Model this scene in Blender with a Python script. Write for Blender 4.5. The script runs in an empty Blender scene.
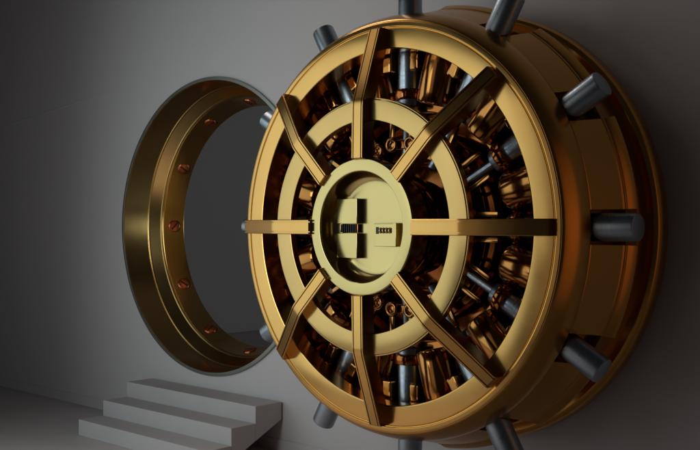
import bpy, bmesh, math, random
from mathutils import Vector, Matrix
random.seed(4)
PI = math.pi
C = bpy.context.scene.collection
H = 1.536                                 # height of the door's axis above the floor
WALL_Y = 0.85                             # front face of the wall; x runs along it, +y goes into it
RING = Vector((-2.444, WALL_Y, H))        # centre of the round opening

# ------------------------------------------------------------------ materials
def mat(name, base, metallic=0.0, rough=0.5, spread=0.06, scale=6.0, bump=0.0, bscale=60.0, tint=0.0, stretch=(1, 1, 1), aniso=0.0, spec=0.5):
    m = bpy.data.materials.new(name); m.use_nodes = True
    nt = m.node_tree; p = nt.nodes['Principled BSDF']
    p.inputs['Metallic'].default_value = metallic
    p.inputs['Specular IOR Level'].default_value = spec
    tc = nt.nodes.new('ShaderNodeTexCoord')
    mp = nt.nodes.new('ShaderNodeMapping'); mp.inputs['Scale'].default_value = stretch
    nt.links.new(tc.outputs['Object'], mp.inputs['Vector'])
    n = nt.nodes.new('ShaderNodeTexNoise'); n.inputs['Scale'].default_value = scale; n.inputs['Detail'].default_value = 5
    nt.links.new(mp.outputs['Vector'], n.inputs['Vector'])
    r = nt.nodes.new('ShaderNodeMapRange')
    r.inputs['From Min'].default_value = 0.3; r.inputs['From Max'].default_value = 0.7
    r.inputs['To Min'].default_value = max(0.02, rough - spread); r.inputs['To Max'].default_value = rough + spread
    nt.links.new(n.outputs['Fac'], r.inputs['Value']); nt.links.new(r.outputs['Result'], p.inputs['Roughness'])
    mix = nt.nodes.new('ShaderNodeMix'); mix.data_type = 'RGBA'
    mix.inputs[6].default_value = (*base, 1); mix.inputs[7].default_value = (*[c * (1 - tint) for c in base], 1)
    nt.links.new(n.outputs['Fac'], mix.inputs[0]); nt.links.new(mix.outputs[2], p.inputs['Base Color'])
    if aniso: p.inputs['Anisotropic'].default_value = aniso
    if bump:
        b2 = nt.nodes.new('ShaderNodeTexNoise'); b2.inputs['Scale'].default_value = bscale; b2.inputs['Detail'].default_value = 3
        nt.links.new(mp.outputs['Vector'], b2.inputs['Vector'])
        b = nt.nodes.new('ShaderNodeBump'); b.inputs['Strength'].default_value = bump; b.inputs['Distance'].default_value = 0.01
        nt.links.new(b2.outputs['Fac'], b.inputs['Height']); nt.links.new(b.outputs['Normal'], p.inputs['Normal'])
    return m

GOLD = mat('polished_gold', (0.60, 0.33, 0.100), 1.0, 0.20, 0.05, 2.6, tint=0.12, bump=0.012, bscale=7)
PALE = mat('pale_gold', (0.52, 0.385, 0.16), 1.0, 0.21, 0.035, 4.0, tint=0.10, bump=0.012, bscale=9)  # paler base colour for the hub and lock parts
RINGG = mat('middle_ring_gold', (0.52, 0.325, 0.117), 1.0, 0.21, 0.035, 4.0, tint=0.10, bump=0.012, bscale=9)
DEEP = mat('double_reflection_gold', (0.62, 0.29, 0.068), 1.0, 0.22, 0.05, 2.6, tint=0.12, bump=0.012, bscale=7)  # gold reddened to carry the double reflection on the door's sides
AMBER = mat('amber_gold', (0.44, 0.185, 0.050), 1.0, 0.13, 0.05, 6.0, tint=0.2)  # gold made darker and redder, standing in for the mechanism's shade and reflections
GOLD_IN = mat('inner_shaded_gold', (0.36, 0.120, 0.032), 1.0, 0.11, 0.04, 5.0, tint=0.2)  # gold with the shade inside the door put into its base colour
BRONZE = mat('ring_bronze', (0.62, 0.385, 0.14), 1.0, 0.20, 0.04, 3.0, tint=0.15)
STEEL = mat('bolt_steel', (0.38, 0.42, 0.48), 1.0, 0.32, 0.06, 9.0, tint=0.2, stretch=(14, 1, 1), bump=0.02, bscale=20)
EDGE = mat('grey_steel_edge', (0.30, 0.29, 0.26), 1.0, 0.45, 0.05)
COPPER = mat('copper_screw', (0.62, 0.19, 0.09), 1.0, 0.3, 0.06, 12)
BLACK = mat('black_recess', (0.012, 0.010, 0.008), 0.0, 0.5, 0.1)
WALLM = mat('grey_plaster', (0.58, 0.52, 0.525), 0.0, 0.75, 0.08, 1.2, bump=0.05, bscale=90, tint=0.06, spec=0.2)
DADOM = mat('grey_dado_paint', (0.57, 0.51, 0.515), 0.0, 0.75, 0.08, 1.2, bump=0.05, bscale=90, tint=0.06, spec=0.2)
FLOORM = mat('grey_floor', (0.60, 0.53, 0.53), 0.0, 0.55, 0.1, 2.0, bump=0.08, bscale=40, tint=0.15)
STAIRM = mat('grey_concrete', (0.52, 0.47, 0.475), 0.0, 0.8, 0.08, 4.0, bump=0.10, bscale=70, tint=0.10, spec=0.2)

# ------------------------------------------------------------------ helpers
def link(name, bm, m, parent=None, loc=(0, 0, 0), rot=(0, 0, 0), sharp=14):
    bmesh.ops.remove_doubles(bm, verts=bm.verts, dist=1e-6)
    bmesh.ops.recalc_face_normals(bm, faces=bm.faces)
    me = bpy.data.meshes.new(name); bm.to_mesh(me); bm.free()
    me.materials.append(m)
    me.shade_smooth(); me.set_sharp_from_angle(angle=math.radians(sharp))
    o = bpy.data.objects.new(name, me); C.objects.link(o)
    o.parent = parent; o.location = loc; o.rotation_euler = rot
    return o

def copy_of(o, parent=None, rot=None):
    c = o.copy(); C.objects.link(c); c.parent = parent if parent else o.parent
    if rot is not None: c.rotation_euler = rot
    for ch in list(o.children):
        d = ch.copy(); C.objects.link(d); d.parent = c
    return c

def soften(profile, b, closed=True):
    """chamfer every marked corner of an (r, y) profile with three points"""
    out = []; n = len(profile)
    for i, p in enumerate(profile):
        if not closed and i in (0, n - 1): out.append(p); continue
        a = Vector(profile[i - 1]); q = Vector(p); c = Vector(profile[(i + 1) % n])
        d1 = (a - q); d2 = (c - q); k = min(b, d1.length * .45, d2.length * .45)
        if k < 1e-5 or d1.angle(d2) > math.radians(165): out.append(tuple(q)); continue
        s = q + d1.normalized() * k; e = q + d2.normalized() * k
        mid = (s + e) * .5 * .55 + q * .45
        out += [tuple(s), tuple(mid), tuple(e)]
    return out

def add_lathe(bm, profile, n=160, a0=0.0, a1=2 * PI, closed=True, b=0.004):
    """revolve (r, y) about the y axis; a partial turn gets end caps"""
    pr = soften(profile, b, closed) if b else profile
    full = abs(a1 - a0 - 2 * PI) < 1e-6
    steps = n if full else n + 1
    rows = []
    for i in range(steps):
        a = a0 + (a1 - a0) * i / n
        rows.append([bm.verts.new((r * math.cos(a), y, r * math.sin(a))) for r, y in pr])
    m = len(pr)
    for i in range(n):
        A = rows[i]; B = rows[(i + 1) % steps]
        for j in range(m if closed else m - 1):
            k = (j + 1) % m
            try: bm.faces.new((A[j], A[k], B[k], B[j]))
            except ValueError: pass
    if not full and closed:
        bm.faces.new(rows[0]); bm.faces.new(rows[-1][::-1])
    return bm

def add_box(bm, x0, x1, y0, y1, z0, z1, bev=0.004, seg=2):
    t = bmesh.new()
    bmesh.ops.create_cube(t, size=1)
    for v in t.verts:
        v.co = Vector((x0 + (x1 - x0) * (v.co.x + .5), y0 + (y1 - y0) * (v.co.y + .5), z0 + (z1 - z0) * (v.co.z + .5)))
    if bev: bmesh.ops.bevel(t, geom=t.edges[:], offset=bev, segments=seg, affect='EDGES', profile=.6)
    merge(bm, t)
    return bm

def merge(bm, t, M=None):
    if M is not None: bmesh.ops.transform(t, matrix=M, verts=t.verts)
    mp = {v: bm.verts.new(v.co) for v in t.verts}
    for f in t.faces:
        try: bm.faces.new([mp[v] for v in f.verts])
        except ValueError: pass
    t.free()

def add_rod(bm, p0, p1, rad, n=32, bev=0.006, tip=0.0):
    """round bar from p0 to p1 with softened ends"""
    p0 = Vector(p0); p1 = Vector(p1); L = (p1 - p0).length
    t = bmesh.new()
    add_lathe(t, [(0, 0), (rad, 0), (rad - tip, L), (0, L)], n, closed=False, b=bev)
    q = Vector((0, 1, 0)).rotation_difference(p1 - p0)
    merge(bm, t, Matrix.Translation(p0) @ q.to_matrix().to_4x4())

def add_torus(bm, c, axis, R, r, n=28, k=12):
    t = bmesh.new()
    add_lathe(t, [(R + r * math.cos(2 * PI * i / k), r * math.sin(2 * PI * i / k)) for i in range(k)], n, b=0)
    q = Vector((0, 1, 0)).rotation_difference(Vector(axis))
    merge(bm, t, Matrix.Translation(Vector(c)) @ q.to_matrix().to_4x4())

def add_prism(bm, pts, x0, x1, bev=0.004):
    """extrude a (y, z) polygon along x"""
    t = bmesh.new()
    A = [t.verts.new((x0, y, z)) for y, z in pts]; B = [t.verts.new((x1, y, z)) for y, z in pts]
    t.faces.new(A); t.faces.new(B[::-1])
    for i in range(len(pts)):
        j = (i + 1) % len(pts); t.faces.new((A[i], A[j], B[j], B[i]))
    bmesh.ops.recalc_face_normals(t, faces=t.faces)
    if bev: bmesh.ops.bevel(t, geom=t.edges[:], offset=bev, segments=2, affect='EDGES', profile=.6)
    merge(bm, t)

def thing(name, label, cat, loc):
    o = bpy.data.objects.new(name, None); C.objects.link(o)
    o.location = loc; o['label'] = label; o['category'] = cat; o['kind'] = 'thing'; o.empty_display_size = .2
    return o

def structure(o):
    o['kind'] = 'structure'; return o

# ------------------------------------------------------------------ wall, floor, room behind
def wall_with_hole(x0, x1, z0, z1, y0, y1, cx, cz, R, n=192):
    bm = bmesh.new()
    angs = [2 * PI * i / n for i in range(n)]
    for X in (x0, x1):
        for Z in (z0, z1): angs.append(math.atan2(Z - cz, X - cx) % (2 * PI))
    angs = sorted(set(angs))
    def edge(a):
        c, s = math.cos(a), math.sin(a); t = 1e9
        if c > 1e-9: t = min(t, (x1 - cx) / c)
        if c < -1e-9: t = min(t, (x0 - cx) / c)
        if s > 1e-9: t = min(t, (z1 - cz) / s)
        if s < -1e-9: t = min(t, (z0 - cz) / s)
        return cx + c * t, cz + s * t
    rows = []
    for a in angs:
        c, s = math.cos(a), math.sin(a); ex, ez = edge(a)
        rows.append([bm.verts.new(p) for p in ((cx + R * c, y0, cz + R * s), (ex, y0, ez), (ex, y1, ez), (cx + R * c, y1, cz + R * s))])
    for i in range(len(rows)):
        A = rows[i]; B = rows[(i + 1) % len(rows)]
        for j in range(4): bm.faces.new((A[j], A[(j + 1) % 4], B[(j + 1) % 4], B[j]))
    return bm

structure(link('wall', wall_with_hole(-10, 6, 0.0, 7.5, WALL_Y, WALL_Y + .46, RING.x, RING.z, 1.088), WALLM))
bm = bmesh.new(); add_box(bm, -10, 6, -9, WALL_Y - .001, -.2, -.0006, 0); structure(link('floor', bm, FLOORM))
bm = bmesh.new(); add_box(bm, -9.99, 5.99, WALL_Y - .007, WALL_Y - .0015, 0.0, H - 1.452, .003); structure(link('dado', bm, DADOM))
# shallow raised seam climbing the wall at the left of the opening
bm = bmesh.new()
add_rod(bm, (-6.6, WALL_Y + .004, H + .852), (-3.75, WALL_Y + .004, H + 1.118), .009, 8, .001)
structure(link('wall_seam', bm, WALLM))
# room seen through the opening
yi = WALL_Y + .462
bm = bmesh.new(); add_box(bm, -5.3, 2.0, yi, 7.2, H - 1.40, H - 1.19, 0); structure(link('inner_floor', bm, FLOORM))
bm = bmesh.new(); add_box(bm, -5.3, -5.1, yi, 7.2, H - 1.187, 5.4, 0); structure(link('inner_wall', bm, WALLM))
bm = bmesh.new(); add_box(bm, -5.097, 2.0, 7.0, 7.2, H - 1.187, 5.4, 0); structure(link('inner_wall', bm, WALLM))
bm = bmesh.new(); add_box(bm, 1.8, 2.0, yi, 6.997, H - 1.187, 5.4, 0); structure(link('inner_wall', bm, WALLM))
bm = bmesh.new(); add_box(bm, -5.3, 2.0, yi, 7.2, 5.403, 5.6, 0); structure(link('inner_ceiling', bm, WALLM))

# ------------------------------------------------------------------ staircase
st = thing('staircase', 'plain grey concrete staircase rising to the round opening in the wall', 'staircase', (-2.4, .3, 0))
X0, X1 = -3.13, -1.64
zs = [H - 1.192, H - 1.306, H - 1.420]; ys = [.601, .393, .185]
yb = WALL_Y - .014
under = lambda y: max(0.0, (H - 1.310) * (y - .365) / (yb - .365))      # sloping underside that meets the floor at y = .365
for i, (z, y) in enumerate(zip(zs, ys)):
    back = yb if i == 0 else ys[i - 1]
    pts = [(back - .0004, z), (y + .0004, z), (y + .0004, under(y))] + ([(.365, 0.0)] if y < .365 < back else []) + [(back - .0004, under(back))]
    bm = bmesh.new(); add_prism(bm, pts, X0, X1, .003)
    link('step', bm, STAIRM, st, loc=(-st.location.x, -st.location.y, 0))

# ------------------------------------------------------------------ the round frame in the wall
fr = thing('round_door_frame', 'round bronze frame with copper screws lining the opening in the grey wall', 'door frame', RING)
fr.rotation_euler = (0, 0, 0.0)
bm = bmesh.new()
add_lathe(bm, [(1.087, -.012), (1.070, -.012), (1.060, .205), (1.050, .209), (1.050, .217), (1.046, .221), (.996, .290),
               (.986, .293), (.986, .301), (.980, .305), (.977, .315), (.928, .477), (.945, .485), (1.087, .485)], 192, b=.003)
link('sleeve', bm, BRONZE, fr)
bm = bmesh.new()
add_lathe(bm, [(1.098, .002), (1.098, -.018), (1.074, -.022), (1.071, -.0135), (1.0868, -.0125), (1.0868, .002)], 192, b=.002)
link('outer_lip', bm, EDGE, fr)
# screws: copper slotted heads sunk in the sloping inner band
def screw_bm():
    bm = bmesh.new()
    t = bmesh.new()
    # head built along +z pointing to the axis, then tilted with the band
    add_lathe(t, [(0, 0), (.049, 0), (.049, .012), (.042, .017), (0, .019)], 28, closed=False, b=.003)
    merge(bm, t, Matrix.Rotation(PI, 4, 'Z'))
    return bm
first = None
tilt = math.atan2(.062, .167)
for k in range(12):
    a = PI - k * PI / 6
    if first is None:
        bm = screw_bm(); s = link('screw', bm, COPPER, fr, sharp=35); first = s
        bm = bmesh.new(); add_torus(bm, (0, .001, 0), (0, 1, 0), .052, .006, 28, 8); link('socket_rim', bm, BLACK, s, sharp=50)
        bm = bmesh.new(); add_box(bm, -.035, .035, -.0195, -.012, -.006, .006, .001); link('slot', bm, BLACK, s)
    else:
        s = copy_of(first)
    # local -y of the head must point at the ring's axis, leaning towards the front
    rad = Vector((math.cos(a), 0, math.sin(a)))
    out = rad * math.cos(tilt) + Vector((0, 1, 0)) * math.sin(tilt)     # +y of head: into the band
    tang = Vector((-math.sin(a), 0, math.cos(a)))
    M = Matrix((tang, out, tang.cross(out))).transposed()
    s.rotation_euler = (M @ Matrix.Rotation(.7 + 1.3 * k, 3, 'Y')).to_euler()
    s.location = rad * .957 + Vector((0, .398, 0))

# ------------------------------------------------------------------ the vault door
door = thing('vault_door', 'open round golden vault door with eight spokes and steel locking bolts', 'vault door', (0, 0, H))
D = door
# back flange, hinge boss
bm = bmesh.new()
add_lathe(bm, [(.90, .655), (1.132, .655), (1.150, .667), (1.161, .690), (1.163, .742), (1.10, .752), (.90, .752)], 192, b=.005)
link('flange', bm, DEEP, D, sharp=36)
bm = bmesh.new(); add_lathe(bm, [(0, .40), (.95, .40), (.95, .66), (.93, .745), (0, .745)], 128, closed=False, b=.004)
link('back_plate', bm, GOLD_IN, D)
bm = bmesh.new(); add_lathe(bm, [(0, .745), (.55, .745), (.55, WALL_Y + .004), (0, WALL_Y + .004)], 96, closed=False, b=.004)
link('mounting_boss', bm, EDGE, D)
# outer drum: conical front band, then the slotted band made of twelve sectors between the bolts
bm = bmesh.new()
add_lathe(bm, [(1.0285, .003), (1.036, .010), (1.062, .055), (1.078, .100), (1.086, .142), (1.084, .150), (1.062, .152), (.925, .152), (.925, .05), (.99, .006)], 192, b=.003)
link('front_band', bm, DEEP, D, sharp=23)
bm = bmesh.new()
add_lathe(bm, [(.955, .1515), (1.03, .1515), (1.03, .44), (1.095, .45), (1.095, .654), (.955, .654), (.94, .41)], 192, b=0)
link('drum', bm, DEEP, D)
half = .079
sec = None
for k in range(12):
    rot = (0, -k * PI / 6, 0)
    if sec is None:
        bm = bmesh.new(); da = math.asin(half / 1.1)
        add_lathe(bm, [(1.029, .1535), (1.078, .1535), (1.082, .160), (1.135, .352), (1.140, .358), (1.140, .370), (1.146, .376), (1.166, .412), (1.170, .424), (1.150, .436), (1.029, .438)],
                  18, da, PI / 6 - da, b=.0025)
        sec = link('band_segment', bm, DEEP, D)
    else: copy_of(sec, D, rot)
# front rim with its groove
bm = bmesh.new()
add_lathe(bm, [(.889, -.006), (.8945, -.0090), (.990, -.001), (.9935, .006), (.9975, .006), (1.0005, -.001), (1.022, .001), (1.0275, .0045),
               (.985, .040), (.905, .10), (.889, .10)], 192, b=.0018)
link('rim', bm, GOLD, D)
# inner cavity wall
bm = bmesh.new()
add_lathe(bm, [(.905, .101), (.925, .101), (.9395, .12), (.9395, .40), (.930, .40), (.905, .30)], 192, b=.004)
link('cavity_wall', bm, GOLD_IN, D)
# middle ring
bm = bmesh.new()
add_lathe(bm, [(.525, -.134), (.624, -.134), (.627, -.130), (.634, -.130), (.634, -.094), (.525, -.094)], 160, b=.003)
link('middle_ring', bm, RINGG, D)
# hub dish and its drum
bm = bmesh.new()
add_lathe(bm, [(0, -.055), (.207, -.055), *[(.212 + .059 * math.sin(q * PI / 22), -.055 - .062 * (1 - math.cos(q * PI / 22))) for q in range(1, 12)], (.272, -.160), (.276, -.167), (.333, -.167), (.338, -.162), (.338, -.085), (.30, -.075), (.30, .0), (0, .0)], 128, closed=False, b=.003)
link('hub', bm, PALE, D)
bm = bmesh.new()
add_lathe(bm, [(0, .001), (.22, .001), (.22, .06), (.27, .07), (.27, .16), (.24, .17), (.24, .30), (.33, .32), (.33, .399), (0, .399)], 96, closed=False, b=.004)
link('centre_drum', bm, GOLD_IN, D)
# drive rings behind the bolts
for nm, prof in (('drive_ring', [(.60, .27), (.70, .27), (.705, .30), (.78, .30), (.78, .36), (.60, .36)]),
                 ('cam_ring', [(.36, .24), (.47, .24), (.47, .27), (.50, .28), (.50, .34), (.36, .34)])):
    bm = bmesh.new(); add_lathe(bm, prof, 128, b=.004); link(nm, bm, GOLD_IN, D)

# spokes: grooved bars bent over the middle ring
def spoke_bm():
    bm = bmesh.new(); w = .0375; d = .082
    g = .011; cross = [(-w, .003), (-w + .003, 0), (-w + .009, 0), (-w + .0095, g), (-w + .0150, g), (-w + .0155, 0), (w - .0155, 0), (w - .0150, g), (w - .0095, g),
             (w - .009, 0), (w - .003, 0), (w, .003), (w, d), (-w, d)]
    path = [(.990, -.050), (.984, -.058), (.632, -.176), (.612, -.181), (.590, -.183), (.338, -.187), (.333, -.182)]
    rows = []
    for i, (r, y) in enumerate(path):
        rows.append([bm.verts.new((r, y + dy * (1 if i not in (0, 6) else (1 - .008 / d if dy > .05 else 1)), z)) for z, dy in cross])
    n = len(cross)
    for i in range(len(rows) - 1):
        for j in range(n): bm.faces.new((rows[i][j], rows[i][(j + 1) % n], rows[i + 1][(j + 1) % n], rows[i + 1][j]))
    bm.faces.new(rows[0]); bm.faces.new(rows[-1][::-1])
    return bm
sp = link('spoke', spoke_bm(), GOLD, D, sharp=12)
for k in range(1, 8): copy_of(sp, D, (0, -k * PI / 4, 0))

# locking bolts (axis along x before turning), with rod, collar and crosshead
BY = .222
bm = bmesh.new(); add_rod(bm, (.62, BY, 0), (1.272, BY, 0), .0625, 40, .009)
bolt = link('bolt', bm, STEEL, D, sharp=24)
bm = bmesh.new(); add_rod(bm, (.34, BY - .03, 0), (.625, BY - .005, 0), .027, 24, .003); link('rod', bm, STEEL, bolt)
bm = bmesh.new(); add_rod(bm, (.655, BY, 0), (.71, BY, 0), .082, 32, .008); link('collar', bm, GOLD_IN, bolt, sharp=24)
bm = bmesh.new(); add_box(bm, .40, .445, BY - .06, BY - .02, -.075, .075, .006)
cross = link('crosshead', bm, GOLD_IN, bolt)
for s in (-1, 1):
    bm = bmesh.new()
    add_torus(bm, (.425, BY - .075, s * .062), (0, 1, 0), .029, .012)
    add_rod(bm, (.425, BY - .02, s * .062), (.425, BY - .078, s * .062), .020, 16, .003)
    add_box(bm, .45, .60, BY - .078, BY - .058, s * .062 - .011, s * .062 + .011, .004)
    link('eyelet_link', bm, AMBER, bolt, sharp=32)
for k in range(1, 12): copy_of(bolt, D, (0, -k * PI / 6, 0))
bm = bmesh.new()
add_box(bm, .80, .90, BY - .085, BY + .085, .066, .118, .008); add_box(bm, .80, .90, BY - .085, BY + .085, -.118, -.066, .008)
add_box(bm, .805, .895, BY + .055, BY + .10, -.11, .11, .008)
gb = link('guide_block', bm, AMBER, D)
for k in range(1, 12): copy_of(gb, D, (0, -k * PI / 6, 0))
# rounded spacers between the bolts
bm = bmesh.new(); add_rod(bm, (.64, .215, 0), (.922, .215, 0), .100, 48, .020)
spc = link('spacer', bm, AMBER, D, sharp=24, rot=(0, -PI / 12, 0))
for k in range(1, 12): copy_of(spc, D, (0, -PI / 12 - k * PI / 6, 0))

# lock case inside the hub dish
fy = -.055
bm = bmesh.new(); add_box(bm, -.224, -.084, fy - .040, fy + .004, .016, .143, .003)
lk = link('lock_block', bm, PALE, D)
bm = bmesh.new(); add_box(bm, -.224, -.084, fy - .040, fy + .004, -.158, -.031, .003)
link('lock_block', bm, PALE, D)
bm = bmesh.new(); add_box(bm, -.204, -.094, fy - .022, fy + .003, -.030, .015, .002)
strip = link('ribbed_strip', bm, AMBER, D)
bm = bmesh.new()
for i in range(7):
    x = -.200 + i * .0150; add_box(bm, x, x + .006, fy - .028, fy - .021, -.029, .014, .001)
link('rib', bm, BLACK, strip)
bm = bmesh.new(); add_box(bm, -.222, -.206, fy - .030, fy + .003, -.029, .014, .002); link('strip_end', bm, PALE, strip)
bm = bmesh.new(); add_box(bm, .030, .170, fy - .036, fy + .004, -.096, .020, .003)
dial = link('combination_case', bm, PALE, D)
bm = bmesh.new(); add_box(bm, .042, .058, fy - .0385, fy - .034, -.034, .000, .001)
add_box(bm, .030, .150, fy - .0372, fy - .035, .0150, .0165, .0003)
link('counter_window', bm, BLACK, dial)
for i in range(4):
    bm = bmesh.new(); t = bmesh.new()
    add_lathe(t, [(0, -.0065), (.013, -.0065), (.016, -.003), (.016, .003), (.013, .0065), (0, .0065)], 24, closed=False, b=.001)
    merge(bm, t, Matrix.Translation((.071 + i * .020, fy - .031, -.017)) @ Matrix.Rotation(PI / 2, 4, 'Z'))
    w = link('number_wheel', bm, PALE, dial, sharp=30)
    bm = bmesh.new(); add_box(bm, .0795 + i * .020, .0825 + i * .020, fy - .0385, fy - .035, -.030, -.004, .0006); link('wheel_gap', bm, BLACK, dial)

# ------------------------------------------------------------------ light
def area(name, loc, target, sx, sy, power, col):
    l = bpy.data.lights.new(name, 'AREA'); l.shape = 'RECTANGLE'; l.size = sx; l.size_y = sy; l.energy = power; l.color = col
    o = bpy.data.objects.new(name, l); C.objects.link(o); o.location = loc
    o.rotation_euler = (Vector(target) - Vector(loc)).to_track_quat('-Z', 'Y').to_euler()
    return o
k = area('key_softbox', (-2.95, -2.65, H + .22), (0, 0, H - .05), 4.0, 3.5, 27, (.82, 1.0, 1.02)); k.data.spread = math.radians(120)
k = area('wall_fill', (-1.15, -3.3, H + .55), (-2.3, .85, H + .25), 1.2, 1.6, 10.2, (.87, 1.0, .99)); k.data.spread = math.radians(94)  # added light without a fixture, brightens the wall around the opening
f = area('front_fill', (-.2, -3.6, H + .25), (.1, 0, H), 1.5, 3.4, 1.0, (1.0, .88, .72)); f.data.spread = math.radians(80)  # unseen fill, added for reflections on the right of the rim
k = area('overhead_fill', (-2.4, .0, H + 3.7), (0, .05, H + 1.0), 1.5, 1.4, 4.0, (1.0, .93, .82)); k.data.spread = math.radians(66)  # added fill from above, lightens the top of the front band
k = area('floor_wash', (-1.4, -1.7, H + 2.6), (-1.4, -1.7, 0), 1.5, 1.5, 14, (1.0, .95, .85)); k.data.spread = math.radians(52)  # added unseen light on the floor, mirrored by the lower rim
k = area('upper_fill', (-2.6, -2.3, H + 3.7), (0, -.1, H + .8), 1.6, 1.6, .65, (1.0, .95, .85)); k.data.spread = math.radians(60)  # extra fill put in for the sloped face of the top spoke
k = area('left_fill', (-6.0, -.95, H + .1), (-1, -.2, H), 1.5, 3.0, .42, (1.0, .95, .85)); k.data.spread = math.radians(50)  # extra fill, gives the left spoke something bright to reflect
k = area('warm_side_fill', (2.9, .30, H + .6), (1.0, .1, H + .6), .9, 4.4, .55, (1.0, .44, .15)); k.data.spread = math.radians(75)  # added orange fill out of view, warms the door's right side
area('inner_room_fill', (1.4, 5.1, H), (-5, 3.0, H - .2), 1.5, .8, 18, (.82, 1.0, 1.0))  # added light with no fixture, lifts the inner room and the sleeve
w = bpy.data.worlds.new('World'); bpy.context.scene.world = w; w.use_nodes = True
bg = w.node_tree.nodes['Background']; bg.inputs[0].default_value = (.0135, .0135, .0140, 1); bg.inputs[1].default_value = 1.0

# ------------------------------------------------------------------ camera and render settings
cd = bpy.data.cameras.new('camera'); cam = bpy.data.objects.new('camera', cd); C.objects.link(cam)
cam.location = (3.2201, -3.6731, H + .0099); cam.rotation_euler = (PI / 2, 0, .7526)
cd.sensor_width = 36; cd.lens = 50; cd.clip_end = 200; cd.clip_start = .05
sc = bpy.context.scene; sc.camera = cam
sc.render.engine = 'CYCLES'
sc.cycles.max_bounces = 12; sc.cycles.glossy_bounces = 8; sc.cycles.use_denoising = True
sc.view_settings.view_transform = 'Standard'; sc.view_settings.look = 'None'
sc.view_settings.exposure = 0; sc.view_settings.gamma = 1
